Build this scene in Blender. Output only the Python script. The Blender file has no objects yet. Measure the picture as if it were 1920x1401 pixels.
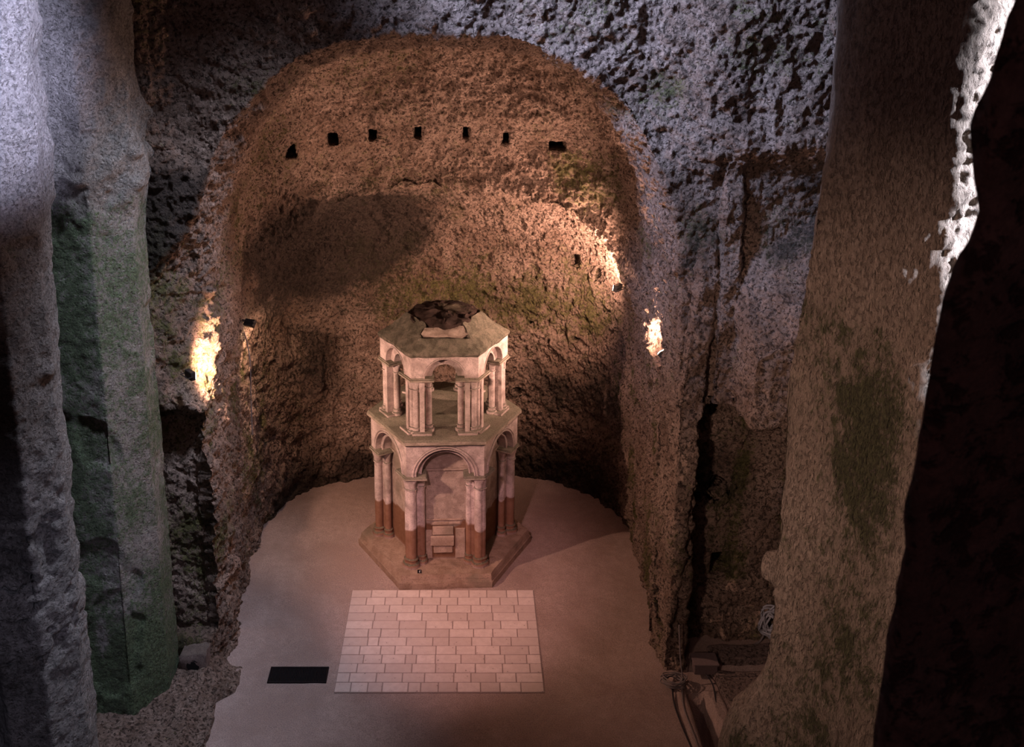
import bpy, bmesh, math, random
import numpy as np
from mathutils import Vector, Matrix
random.seed(7)
SC = bpy.context.scene
COL = SC.collection
PI = math.pi

# ------------------------------------------------------------------ camera
TH = math.radians(13.2)
cd = bpy.data.cameras.new('camera'); cam = bpy.data.objects.new('camera', cd); COL.objects.link(cam)
cam.location = (0.44, -18.85, 12.1); cam.rotation_euler = (PI/2 - TH, 0, 0)
cd.sensor_width = 36; cd.lens = 1850/1920*36
cd.shift_x = (960-873)/1920; cd.shift_y = (363-700.5)/1920
cd.clip_start = 0.05; cd.clip_end = 200
cd.dof.use_dof = True; cd.dof.focus_distance = 20.0; cd.dof.aperture_fstop = 5.0
SC.camera = cam

# ------------------------------------------------------------------ numpy noise
def _h(ix, iy, iz, seed):
    h = (ix.astype(np.uint32)*np.uint32(374761393) ^ iy.astype(np.uint32)*np.uint32(668265263)
         ^ iz.astype(np.uint32)*np.uint32(2147483647) ^ np.uint32(seed*1013904223 & 0xffffffff))
    h ^= h >> np.uint32(13); h *= np.uint32(1274126177); h ^= h >> np.uint32(16)
    h *= np.uint32(2246822519); h ^= h >> np.uint32(13)
    return (h & np.uint32(0xffffff)).astype(np.float32)/np.float32(8388607.5) - 1
def noise(P, s, seed=0, st=(1, 1, 1)):
    Q = P*np.array(st, np.float32)*s + 1000.37 + seed*3.1
    I = np.floor(Q); f = (Q-I).astype(np.float32); I = I.astype(np.int64)
    u = f*f*f*(f*(f*6-15)+10)
    r = 0
    for a in (0, 1):
        wx = u[:, 0] if a else 1-u[:, 0]
        for b in (0, 1):
            wy = u[:, 1] if b else 1-u[:, 1]
            for c in (0, 1):
                wz = u[:, 2] if c else 1-u[:, 2]
                r = r + wx*wy*wz*_h(I[:, 0]+a, I[:, 1]+b, I[:, 2]+c, seed)
    return r
def fbm(P, s, o=3, seed=0, st=(1, 1, 1), g=.5):
    r = 0; a = 1.0
    for k in range(o):
        r = r + a*noise(P, s*2**k, seed+k*7, st); a *= g
    return r
def ss(a, b, x):
    t = np.clip((x-a)/(b-a), 0, 1); return t*t*(3-2*t)

# ------------------------------------------------------------------ iso surface
def nets(fn, lo, hi, h, levels=2):
    ax = [np.arange(lo[i], hi[i]+h*.5, h, dtype=np.float32) for i in range(3)]
    n = [len(a) for a in ax]
    F = np.empty(n, np.float32)
    YY, ZZ = np.meshgrid(ax[1], ax[2], indexing='ij')
    for i0 in range(0, n[0], 8):
        xs = ax[0][i0:i0+8]
        P = np.empty((len(xs), n[1], n[2], 3), np.float32)
        P[..., 0] = xs[:, None, None]; P[..., 1] = YY; P[..., 2] = ZZ
        F[i0:i0+8] = fn(P.reshape(-1, 3)).reshape(len(xs), n[1], n[2])
    S = F < 0
    cn = tuple(k-1 for k in n)
    cnt = np.zeros(cn, np.int8)
    for a in (0, 1):
        for b in (0, 1):
            for c in (0, 1):
                cnt += S[a:a+cn[0], b:b+cn[1], c:c+cn[2]]
    act = (cnt > 0) & (cnt < 8)
    ci = np.argwhere(act)
    idx = np.full(cn, -1, np.int64); idx[act] = np.arange(len(ci))
    acc = np.zeros((len(ci), 3), np.float32); w = np.zeros(len(ci), np.float32)
    cs = [(a, b, c) for a in (0, 1) for b in (0, 1) for c in (0, 1)]
    for A in cs:
        for d in range(3):
            if A[d]: continue
            B = list(A); B[d] = 1
            fa = F[ci[:, 0]+A[0], ci[:, 1]+A[1], ci[:, 2]+A[2]]
            fb = F[ci[:, 0]+B[0], ci[:, 1]+B[1], ci[:, 2]+B[2]]
            m = (fa < 0) != (fb < 0)
            t = np.where(m, fa/np.where(m, fa-fb, 1), 0)
            pos = np.repeat(np.array([A], np.float32), len(ci), 0); pos[:, d] = t
            acc += pos*m[:, None]; w += m
    V = (ci + acc/w[:, None])*h + np.array(lo, np.float32)
    Q = []
    for d in range(3):
        e, f = [(1, 2), (2, 0), (0, 1)][d]
        sl0 = [slice(None)]*3; sl1 = [slice(None)]*3
        sl0[d] = slice(0, n[d]-1); sl1[d] = slice(1, n[d])
        a = S[tuple(sl0)]; b = S[tuple(sl1)]
        g = np.argwhere(a != b)
        ok = (g[:, e] > 0) & (g[:, f] > 0) & (g[:, e] < n[e]-1) & (g[:, f] < n[f]-1)
        g = g[ok]; sg = a[g[:, 0], g[:, 1], g[:, 2]]
        def cell(de, df):
            q = g.copy(); q[:, e] += de; q[:, f] += df
            return idx[q[:, 0], q[:, 1], q[:, 2]]
        q = np.stack([cell(-1, -1), cell(0, -1), cell(0, 0), cell(-1, 0)], 1)
        q[~sg] = q[~sg][:, ::-1]
        Q.append(q)
    Q = np.concatenate(Q)
    for L in range(levels):
        V, Q = subdiv(V, Q)
        for it in range(2):
            g, f = grad(fn, V)
            V = V - np.clip(f, -h, h)[:, None]*g
    return V, Q
def grad(fn, V, e=.01):
    f = fn(V); g = np.empty_like(V)
    for i in range(3):
        W = V.copy(); W[:, i] += e; g[:, i] = (fn(W)-f)/e
    l = np.linalg.norm(g, axis=1)+1e-6
    return g/l[:, None], f/np.maximum(l, .3)
def subdiv(V, Q):
    E = np.concatenate([Q[:, [0, 1]], Q[:, [1, 2]], Q[:, [2, 3]], Q[:, [3, 0]]]); E.sort(1)
    key = E[:, 0]*len(V)+E[:, 1]
    uk, inv = np.unique(key, return_inverse=True)
    em = (V[uk//len(V)]+V[uk % len(V)])/2
    fm = V[Q].mean(1)
    n0 = len(V); n1 = n0+len(em); q = len(Q)
    e0, e1, e2, e3 = [inv[i*q:(i+1)*q]+n0 for i in range(4)]
    c = np.arange(q)+n1
    NQ = np.concatenate([np.stack([Q[:, 0], e0, c, e3], 1), np.stack([Q[:, 1], e1, c, e0], 1),
                         np.stack([Q[:, 2], e2, c, e1], 1), np.stack([Q[:, 3], e3, c, e2], 1)])
    return np.concatenate([V, em, fm]).astype(np.float32), NQ

def np_obj(name, V, Q, mat, attrs=None, parent=None):
    me = bpy.data.meshes.new(name)
    me.vertices.add(len(V)); me.vertices.foreach_set('co', np.ascontiguousarray(V, np.float32).ravel())
    k = Q.shape[1]
    me.loops.add(len(Q)*k); me.loops.foreach_set('vertex_index', Q.astype(np.int32).ravel())
    me.polygons.add(len(Q)); me.polygons.foreach_set('loop_start', np.arange(0, len(Q)*k, k, dtype=np.int32))
    me.polygons.foreach_set('use_smooth', np.ones(len(Q), bool))
    for an, av in (attrs or {}).items():
        a = me.attributes.new(an, 'FLOAT', 'POINT'); a.data.foreach_set('value', np.clip(av, 0, 1).astype(np.float32))
    me.update(); me.validate()
    me.materials.append(mat)
    o = bpy.data.objects.new(name, me); COL.objects.link(o)
    if parent: o.parent = parent
    return o
def tag(o, label=None, cat=None, group=None, kind=None):
    if label: o['label'] = label
    if cat: o['category'] = cat
    if group: o['group'] = group
    if kind: o['kind'] = kind
    return o

# ------------------------------------------------------------------ materials
def NT(name):
    m = bpy.data.materials.new(name); m.use_nodes = True; t = m.node_tree; t.nodes.clear()
    out = t.nodes.new('ShaderNodeOutputMaterial'); b = t.nodes.new('ShaderNodeBsdfPrincipled')
    t.links.new(b.outputs[0], out.inputs[0]); b.inputs['Specular IOR Level'].default_value = .25
    return m, t, b
def nd(t, typ, **kw):
    n = t.nodes.new(typ)
    for k, v in kw.items():
        if k.startswith('i_'): n.inputs[k[2:].replace('_', ' ')].default_value = v
        else: setattr(n, k, v)
    return n
def math_(t, op, a, b=None, clamp=False):
    n = t.nodes.new('ShaderNodeMath'); n.operation = op; n.use_clamp = clamp
    for i, v in enumerate((a, b)):
        if v is None: continue
        if isinstance(v, (int, float)): n.inputs[i].default_value = v
        else: t.links.new(v, n.inputs[i])
    return n.outputs[0]
def mix(t, f, a, b):
    n = t.nodes.new('ShaderNodeMix'); n.data_type = 'RGBA'
    for s, v in ((n.inputs[0], f), (n.inputs[6], a), (n.inputs[7], b)):
        if isinstance(v, (int, float)): s.default_value = v
        elif isinstance(v, tuple): s.default_value = v+(1,) if len(v) == 3 else v
        else: t.links.new(v, s)
    return n.outputs[2]
def ramp(t, v, lo, hi):
    n = t.nodes.new('ShaderNodeMapRange'); n.interpolation_type = 'SMOOTHSTEP'
    t.links.new(v, n.inputs[0]); n.inputs[1].default_value = lo; n.inputs[2].default_value = hi
    return n.outputs[0]
def nz(t, vec, s, d=6, r=.6, dist=0):
    n = nd(t, 'ShaderNodeTexNoise', i_Scale=s, i_Detail=d, i_Roughness=r, i_Distortion=dist)
    t.links.new(vec, n.inputs[0]); return n.outputs[0]
def rock_mat(name, c1, c2, moss=(.05, .07, .018), stain_shade=(.035, .026, .022), bump=.5, stretch=(1, 1, 1),
             fine=1.0, auto_moss=.0, rough=.9, pits=.75):
    """limestone: pale/dark mottling, pits, masks for moss, dark stains and painted shade from the mesh attributes"""
    m, t, b = NT(name)
    tc = nd(t, 'ShaderNodeTexCoord'); mp = nd(t, 'ShaderNodeMapping'); mp.inputs['Scale'].default_value = stretch
    t.links.new(tc.outputs['Object'], mp.inputs[0]); v = mp.outputs[0]
    big = nz(t, v, .9, 5, .6, .6); mid = nz(t, v, 7*fine, 8, .75, .3); fi = nz(t, v, 22*fine, 5, .8)
    vo = nd(t, 'ShaderNodeTexVoronoi', i_Scale=11*fine); t.links.new(v, vo.inputs[0])
    pit = ramp(t, vo.outputs[0], .06, .34)
    col = mix(t, ramp(t, math_(t, 'ADD', math_(t, 'MULTIPLY', big, .5), math_(t, 'MULTIPLY', mid, .5)), .38, .6), c1, c2)
    speck = ramp(t, fi, .35, .68)
    col = mix(t, math_(t, 'MULTIPLY', math_(t, 'SUBTRACT', 1.0, speck), .65), col, tuple(x*.38 for x in c1))
    pz = nz(t, v, 17*fine, 4, .65, .4)
    col = mix(t, math_(t, 'MULTIPLY', ramp(t, pz, .48, .39), pits), col, tuple(x*.22 for x in c1))
    am = nd(t, 'ShaderNodeAttribute', attribute_name='moss'); asn = nd(t, 'ShaderNodeAttribute', attribute_name='stain_shade')
    brk = math_(t, 'ADD', math_(t, 'MULTIPLY', mid, .6), math_(t, 'MULTIPLY', fi, .4))
    mm = ramp(t, math_(t, 'ADD', math_(t, 'ADD', am.outputs['Fac'], auto_moss), math_(t, 'MULTIPLY', math_(t, 'SUBTRACT', brk, .5), 3.4)), .3, .75)
    mcol = mix(t, ramp(t, fi, .35, .65), tuple(x*.4 for x in moss), tuple(min(1, x*1.7) for x in moss))
    col = mix(t, math_(t, 'MULTIPLY', mm, .88), col, mcol)
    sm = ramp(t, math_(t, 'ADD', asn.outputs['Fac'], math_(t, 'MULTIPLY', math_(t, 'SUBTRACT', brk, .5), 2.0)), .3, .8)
    col = mix(t, math_(t, 'MULTIPLY', sm, .85), col, stain_shade)
    t.links.new(col, b.inputs['Base Color']); b.inputs['Roughness'].default_value = rough
    hgt = math_(t, 'ADD', math_(t, 'MULTIPLY', mid, 1.3), math_(t, 'ADD', math_(t, 'MULTIPLY', fi, .5), math_(t, 'ADD', math_(t, 'MULTIPLY', pit, .4), math_(t, 'MULTIPLY', ramp(t, pz, .36, .5), .45))))
    bp = nd(t, 'ShaderNodeBump', i_Strength=1.0, i_Distance=bump*.14); t.links.new(hgt, bp.inputs['Height'])
    t.links.new(bp.outputs[0], b.inputs['Normal'])
    return m
def plain(name, col, rough=.6, metal=0, emit=None, es=1):
    m, t, b = NT(name)
    tc = nd(t, 'ShaderNodeTexCoord'); n = nz(t, tc.outputs['Object'], 30, 4, .6)
    t.links.new(mix(t, n, tuple(x*.7 for x in col), tuple(min(1, x*1.2) for x in col)), b.inputs['Base Color'])
    b.inputs['Roughness'].default_value = rough; b.inputs['Metallic'].default_value = metal
    if emit:
        b.inputs['Emission Color'].default_value = emit+(1,); b.inputs['Emission Strength'].default_value = es
    return m
M = {}
M['cave'] = rock_mat('cave_rock', (.30, .20, .15), (.64, .475, .39), moss=(.10, .10, .028), bump=.75, pits=.85)
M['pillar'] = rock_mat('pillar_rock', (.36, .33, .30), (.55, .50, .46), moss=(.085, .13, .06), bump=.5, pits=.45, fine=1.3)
M['pier'] = rock_mat('pier_rock', (.40, .30, .235), (.55, .43, .35), moss=(.045, .05, .018), bump=.7, stretch=(1, 1, .45), fine=1.5, pits=.35)
M['front_rock'] = rock_mat('foreground_rock', (.36, .2, .17), (.5, .32, .27), bump=.3)

# ------------------------------------------------------------------ cave shape
def boxs(P, c, s, r=0.05):           # signed distance of a rounded box, negative inside
    q = np.abs(P-np.array(c, np.float32))-np.array(s, np.float32)+r
    return np.linalg.norm(np.maximum(q, 0), axis=1)+np.minimum(q.max(1), 0)-r
def sphs(P, c, s):
    q = (P-np.array(c, np.float32))/np.array(s, np.float32)
    return (np.linalg.norm(q, axis=1)-1)*min(s)
def smax(a, b, k):
    h = np.clip(.5+.5*(a-b)/k, 0, 1); return b+(a-b)*h+k*h*(1-h)
def smin(a, b, k): return -smax(-a, -b, k)

PUTLOG = [(-3.02, 8.52, .24, .3), (-2.2, 8.69, .18, .24), (-1.42, 8.74, .17, .24), (-.51, 8.79, .18, .27), (.44, 8.79, .18, .3), (1.24, 8.69, .18, .26), (2.26, 8.56, .34, .22)]
PUTY = [.8]*7
INNER = [(1.05, 1.9, 5.86, .15, .22), (2.85, 1.7, 5.66, .2, .34), (3.35, 1.5, 5.47, .1, .3), (1.96, 2.3, 3.94, .12, .1), (2.99, 1.9, 3.75, .1, .1), (1.67, 2.4, 2.2, .1, .1)]
def air(P):
    x, y, z = P[:, 0], P[:, 1], P[:, 2]; ax = np.abs(x)
    # nave end wall
    yw = -3.9 - .10*np.maximum(0, z-9.8)**1.4
    yw = yw - .30*ss(8.7, 9.3, z-.12*(x-4))*ss(3.2, 4.4, x)
    yw = yw - .25*ss(8.4, 9.4, z)*ss(-3.6, -4.4, x)
    zt = 7.42+.72*(x-4.74)
    yw = yw - 1.0*np.clip((zt-z)/1.3, 0, 1)*ss(4.72, 4.84, x)
    yw = yw - .16*ss(4.42, 4.46, x-.0*(z-7))*ss(4.78, 4.74, x+.02*(z-7))*ss(9.2, 8.6, z)
    cx = 4.18+.09*(z-5.5)
    yw = yw - .13*ss(.26, .2, np.abs(x-cx))*ss(8.0, 7.6, z)*ss(4.4, 4.36, x)
    A = yw-y
    # upper vaulted cavity with a splayed mouth on the left
    kl = .30+1.5*ss(8.4, 6.6, z)*ss(4.9, 5.6, z)
    k = np.where(x < 0, kl, .12)
    fl = k*np.maximum(0, -3.25-y)
    hw = 3.82+fl; rise = 4.85+.25*np.maximum(0, -3.2-y); n = 2.5
    g = (ax/hw)**n+(np.maximum(z-6, 0)/rise)**n+(np.maximum(y+1.0, 0)/1.85)**2.3
    A = np.maximum(A, np.minimum((1-g**(1/n))*3.6, y+5.2))
    # lower apse with its own half dome
    g = (ax/4.0)**2.6+(np.maximum(z-3.6, 0)/4.1)**2.6+(np.maximum(y, 0)/2.95)**2.3
    A = np.maximum(A, np.minimum((1-g**(1/2.45))*2.9, y+2.8))
    # side niche on the right
    A = np.maximum(A, np.minimum(-boxs(P, (5.9, -4.6, 2.1), (1.62, 1.45, 3.0), .35), 9))
    A = np.maximum(A, -boxs(P, (5.03, -2.9, 1.6), (.2, .9, .22), .01))
    for hx, hz in ((4.5, 4.35), (4.75, 4.35), (4.38, 2.95), (4.5, 2.95), (4.86, 3.1), (4.9, 2.9)):
        A = np.maximum(A, -boxs(P, (hx, -3.1, hz), (.06, .3, .06), .02))
    # recess low on the left, with the block standing in it
    A = np.maximum(A, -boxs(P, (-4.5, -3.95, 2.75), (.47, .42, 2.15), .1))
    A = np.maximum(A, -sphs(P, (-4.12, -3.98, 5.48), (.34, .42, .5)))
    A = np.maximum(A, -sphs(P, (3.92, -2.42, 5.42), (.42, .55, .38)))
    A = np.maximum(A, -boxs(P, (4.0, -3.2, 1.55), (.34, .16, .9), .03))
    for i, (hx, hz, w, h) in enumerate(PUTLOG):
        A = np.maximum(A, -boxs(P, (hx, PUTY[i], hz), (w/2, .75, h/2), .03))
    for hx, hy, hz, w, h in INNER:
        A = np.maximum(A, -boxs(P, (hx, hy, hz), (w/2, .7, h/2), .03))
    return A
def cave_disp(P):
    x, y, z = P[:, 0], P[:, 1], P[:, 2]
    d = .10*fbm(P, .8, 3, 1)+.045*fbm(P, 3.0, 3, 11)
    r = 1-np.abs(fbm(P, 2.2, 3, 31, (1, 1, 1.6)))
    d += .05*(r-.6)
    up = ss(8.3, 9.8, z)*ss(-3.2, -3.8, y)                 # rougher hewn rock above the arch
    up = up*(.45+.55*ss(-2.8, -1.2, x))
    d += up*(.10*fbm(P, 1.6, 3, 51, (1, 1, .7), .5)+.02*fbm(P, 9, 2, 57))
    d += .042*fbm(P, 8, 3, 71, (1, 1, .75), .75)
    jamb = ss(-2.6, -3.6, y)*ss(4.6, 4.1, np.abs(x))*ss(9, 7, z)
    d += jamb*ss(0, 3.5, x+z*.0)*.07*fbm(P, 3.2, 3, 91, (1, 1, .3))-jamb*ss(0, -3, x)*.03*fbm(P, 4, 3, 95, (1, 1, .3))
    return d
def gauss(P, c, s): return np.exp(-(((P-np.array(c))/np.array(s))**2).sum(1))
def build_cave():
    fn = lambda P: -air(P)*-1
    V, Q = nets(fn, (-8, -6.6, -.5), (8.6, 3.9, 13.4), .09, 2)
    g, _ = grad(fn, V)
    hole = np.zeros(len(V), bool)
    D = cave_disp(V)
    quiet = ss(.55, .2, np.abs(V[:, 2]-8.7))*ss(-.3, 0, V[:, 1])
    D = D*(1-.65*quiet)*(1-.85*gauss(V, (5.03, -3.2, 1.6), (.4, .8, .42)))
    D = D*np.where((V[:, 1] < -3.75) | ((V[:, 1] < -3.3) & (np.abs(V[:, 0]) > 3.98)), .66, 1)
    V = V+g*D[:, None]*1.0
    x, y, z = V[:, 0], V[:, 1], V[:, 2]
    n1 = fbm(V, .9, 4, 5); n2 = fbm(V, 2.4, 3, 9, (1, 1, .45))
    inside = ss(-4.0, -3.4, y)
    moss = .17+.26*n1+.12*n2
    moss += inside*(.36*gauss(V, (1.2, 2.6, 4.6), (3.2, 1.6, 1.5))+.3*gauss(V, (2.9, 1, 8), (.9, 1.2, 1.2))+.3*gauss(V, (-1.5, 1.5, 7.6), (2.0, 1, .4)))
    moss += .35*ss(3.6, 4.1, x)*inside*(.4+n2) + .3*ss(-3.7, -4.0, x)*inside*(.3+n2)
    moss += (1-inside)*(.35*ss(8.4, 7.2, z)+.15)*ss(-4.0, -4.4, x)
    moss += (1-inside)*.40*gauss(V, (4.2, -4, 8.0), (.9, .8, .8))
    moss += .3*gauss(V, (4.9, -3.2, 2.3), (.8, .5, .9))
    stain_shade = .13+.14*n1+.16*fbm(V, 1.7, 4, 15)  # dark mask: random stains, with shade painted in at some places below
    stain_shade += inside*(2.3*gauss(V, (-2.6, 1.6, 6.25), (1.9, 2.1, 1.15))+.5*gauss(V, (-2.8, 2, 3.3), (1.2, 1.2, 1.3))+.5*gauss(V, (2.6, 2.0, 2.3), (1.6, 1.8, 1.5)))  # darkest high on the left, also low behind on both sides
    stain_shade += inside*.35*gauss(V, (0, -1.5, 10.8), (2.6, 2, .5))  # shade of the vault crown, painted into the colour
    stain_shade += inside*.5*ss(1.6, .4, z)*ss(.4, 1.2, y)
    stain_shade += .45*gauss(V, (4.9, -3.2, 2.6), (.9, .6, 1.9))
    stain_shade += (1-inside)*(.35*gauss(V, (5.4, -4, 8.6), (.9, .9, .7))+.3*ss(5.4, 6.2, x)+.25*gauss(V, (3.5, -4, 10), (.8, 1, .4)))
    stain_shade += (1-inside)*.35*ss(4.6, 4.0, z)*ss(-4.1, -4.3, x)
    stain_shade += (1-inside)*(.45*gauss(V, (3.9, -4, 7.6), (.8, .7, .9))+.28*gauss(V, (5.3, -4.5, 7.2), (1.0, 1, 1.3)))  # dark rock right of the arch; shade painted over the shoulder
    stain_shade += .8*ss(-3.72, -3.86, y)*ss(-3.3, -3.6, x)*ss(4.8, 5.6, z)*ss(9.6, 8.6, z)  # dark mossy wall beside the splay, deepened with painted shade
    # one continuous rock, cut into the walls and ceiling of the room
    fc = V[Q].mean(1)
    lab = np.zeros(len(Q), int)                                   # back
    lab[(fc[:, 1] < -3.0) & (fc[:, 0] < -3.2) & (fc[:, 2] < 9.3)] = 1
    lab[(fc[:, 0] < -3.2) & (fc[:, 1] < -.3) & (fc[:, 2] < 7)] = 1
    lab[(fc[:, 0] > 3.2) & (fc[:, 1] < -.3) & (fc[:, 2] < 9.3)] = 2
    lab[(fc[:, 2] >= 9.3)] = 3
    for k, nm in ((0, 'wall_back'), (1, 'wall_left'), (2, 'wall_right'), (3, 'ceiling')):
        q = Q[lab == k]
        if not len(q): continue
        u, inv = np.unique(q, return_inverse=True)
        tag(np_obj(nm, V[u], inv.reshape(-1, 4), M['cave'], {'moss': moss[u], 'stain_shade': stain_shade[u]}), kind='structure')
build_cave()

# ------------------------------------------------------------------ rock pillars and piers
def poly_sdf(P, pts):
    d = np.full(len(P), 1e9, np.float32); s = np.ones(len(P), np.float32)
    n = len(pts)
    for i in range(n):
        a = np.array(pts[i], np.float32); b = np.array(pts[i-1], np.float32)
        e = b-a; w = P[:, :2]-a
        t = np.clip((w@e)/(e@e), 0, 1); q = w-t[:, None]*e
        d = np.minimum(d, (q**2).sum(1))
        c1 = P[:, 1] >= a[1]; c2 = P[:, 1] < b[1]; c3 = e[0]*w[:, 1] > e[1]*w[:, 0]
        al = (c1 & c2 & c3) | (~c1 & ~c2 & ~c3); s = np.where(al, -s, s)
    return s*np.sqrt(d)
def octo(cx, cy, R, rot):
    return [(cx+R*math.cos(rot+k*PI/4), cy+R*math.sin(rot+k*PI/4)) for k in range(8)]
def mass(name, fn, lo, hi, h, disp, mat, mossf, levels=2):
    V, Q = nets(fn, lo, hi, h, levels)
    g, _ = grad(fn, V)
    V = V+g*disp(V)[:, None]
    mo, so = mossf(V)
    return np_obj(name, V, Q, mat, {'moss': mo, 'stain_shade': so})

OC = octo(-5.33, -4.40, .88, math.radians(-64.6))
def f_oct(P):
    z = P[:, 2]
    d = poly_sdf(P, OC)-.0
    head = poly_sdf(P, OC)-.14*ss(8.3, 9.2, z)
    foot = -.10*ss(.5, .05, z)
    return np.maximum(np.minimum(d, head)+foot*0, np.maximum(-.2-z, z-13))
def d_oct(P):
    z = P[:, 2]
    return .012*fbm(P, 1.2, 2, 3)+.010*fbm(P, 6, 3, 4)+ss(8.0, 9.2, z)*.10*fbm(P, 1.8, 4, 8)-.05*ss(.35, .75, fbm(P, 1.1, 3, 13))
def m_oct(P):
    z = P[:, 2]; n = fbm(P, 1.1, 4, 21)
    mo = ss(8.95, 8.5, z+.3*n)*(.55+.28*n+.28*ss(2.6, .8, z)+.18*ss(-5.0, -5.3, P[:, 0])*ss(-4.9, -5.1, P[:, 1]))
    mo -= .8*gauss(P, (-5.35, -5.2, 1.6), (.12, .3, .35))
    so = .12+.25*ss(8.7, 7.6, z)*ss(9.5, 8.5, z)*ss(-4.95, -5.1, P[:, 0])+.1*n
    return mo, so
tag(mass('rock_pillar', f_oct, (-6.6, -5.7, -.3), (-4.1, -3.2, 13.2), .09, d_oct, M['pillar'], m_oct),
    'tall octagonal rock pillar covered in green moss left of the arch', 'pillar', 'octagonal rock pillars')

OF = octo(-5.0, -7.99, .62, math.radians(-57.5))
def f_near(P):
    z = P[:, 2]
    return np.maximum(poly_sdf(P, OF)-.10*ss(8.6, 9.6, z), np.maximum(-.2-z, z-13))
def d_near(P):
    z = P[:, 2]
    return .03*fbm(P, 1.3, 3, 43)+.018*fbm(P, 7, 3, 44)+.05*ss(8.6, 9.6, z)*fbm(P, 2, 3, 47)-.10*ss(.0, .8, fbm(P, 5.5, 2, 45))*ss(6.3, 5.6, z)*ss(3.4, 4.2, z)
def m_near(P):
    n = fbm(P, 1.5, 4, 61)
    return .06+.12*n+.2*gauss(P, (-5.1, -8.6, 9.5), (.5, .5, 1.2)), .06+.14*n+.75*ss(8.4, 7.8, P[:, 2]+.3*n)*ss(-4.62, -4.72, P[:, 0])*(1-.45*ss(5.6, 4.9, P[:, 2]+.3*n))  # main face darker below the pale top, less so near the foot
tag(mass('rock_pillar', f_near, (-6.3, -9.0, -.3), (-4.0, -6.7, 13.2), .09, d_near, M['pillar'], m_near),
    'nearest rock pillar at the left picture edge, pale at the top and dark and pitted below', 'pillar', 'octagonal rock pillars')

PIER = [(4.28, -7.98), (5.78, -8.30), (7.0, -7.25), (8.4, -6.6), (8.4, -5.2), (5.5, -5.5)]
def f_pier(P):
    x, y, z = P[:, 0], P[:, 1], P[:, 2]
    d = poly_sdf(P, PIER)-.0
    d = d+.12*ss(7.4, 9.2, z)*ss(5.3, 4.3, x)+.25*ss(9.0, 10.5, z)*ss(5.0, 4.4, x)
    b = sphs(P, (4.62, -7.95, 2.0), (.85, .55, 1.25))
    d = smin(d, b, .25)
    d = smin(d, sphs(P, (4.25, -7.9, 4.75), (.13, .14, .22)), .08)
    return np.maximum(d, np.maximum(-.2-z, z-13))
def d_pier(P):
    x, z = P[:, 0], P[:, 2]
    d = .03*fbm(P, 1.0, 3, 103, (1, 1, .5))+.028*fbm(P, 5, 3, 104, (1, 1, .5))
    d += ss(5.65, 5.85, x+.0*z)*.07*fbm(P, 6, 3, 111)
    d -= .012*ss(.92, 1, np.cos(z*2*PI/.42))*ss(5.8, 6.0, x)
    return d
def m_pier(P):
    x, z = P[:, 0], P[:, 2]
    Pd = P.copy(); Pd[:, 0] = x*1.0+z*.42; Pd[:, 2] = z*.45
    n = fbm(Pd, 1.5, 4, 121)
    mo = .42*n+.62*gauss(P, (5.05, -8, 5.8), (.6, 1, 1.9))+.55*gauss(P, (4.95, -8, 2.8), (.45, 1, 1.6))+.06
    mo = mo*ss(8.9, 7.9, z)+.08
    so = .08+.1*n
    edge = ss(5.72, 5.8, x)
    return mo*(1-edge), so*(1-edge)
tag(mass('rock_pier', f_pier, (3.6, -8.8, -.3), (8.7, -4.9, 13.2), .09, d_pier, M['pier'], m_pier),
    'broad brown rock pier with diagonal green moss stains right of the side niche', 'pier')

LEDGE = [(-6.9, -3.5), (-4.0, -3.66), (-3.46, -3.82), (-3.50, -4.48), (-3.72, -4.68), (-3.62, -5.5), (-3.72, -6.7), (-6.9, -6.7)]
def f_ledge(P):
    x, y, z = P[:, 0], P[:, 1], P[:, 2]
    top = .17+.10*ss(-3.75, -4.1, x)+.06*fbm(P, 1.6, 2, 301, (1, 1, 0))-.12*ss(-4.55, -4.45, y)*ss(-3.95, -3.7, x)
    return smax(poly_sdf(P, LEDGE)+.03*fbm(P, 2.5, 2, 303), np.maximum(z-top, -.1-z), .04)
tag(mass('rock_ledge', f_ledge, (-7.1, -6.9, -.2), (-3.2, -3.3, .6), .06, lambda P: .045*fbm(P, 3.5, 3, 305)+.02*fbm(P, 12, 2, 306), M['cave'],
    lambda P: (.1+.1*fbm(P, 2, 3, 310), .12+.2*fbm(P, 1.5, 3, 311))), 'worn low rock ledge round the foot of the mossy green pillar', 'rock')

# near rock edge the camera looks past
def f_fore(P):
    x, y, z = P[:, 0], P[:, 1], P[:, 2]
    zz = np.array([10.27, 10.7, 11.04, 11.23, 11.4, 11.59, 11.75, 11.96, 12.03, 12.4])
    xx = np.array([1.421, 1.441, 1.446, 1.456, 1.470, 1.520, 1.492, 1.530, 1.545, 1.62])-.02
    ed = np.interp(z, zz, xx).astype(np.float32)
    ed = ed+.75*np.maximum(y+16.85, 0)
    d = smax(ed-x, np.abs(y+16.25)-.6, .05)
    return np.maximum(d, np.maximum(8.6-z, z-13.5))
tag(mass('rock_outcrop', f_fore, (1.2, -17.1, 8.4), (3.4, -15.4, 13.7), .07, lambda P: .008*fbm(P, 9, 3, 7)+.01*fbm(P, 3, 2, 9), M['front_rock'],
    lambda P: (P[:, 0]*0, .35+.3*fbm(P, 2.5, 2, 3)), 1),
    'very dark out-of-focus rock face filling the right picture edge', 'rock')

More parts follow.
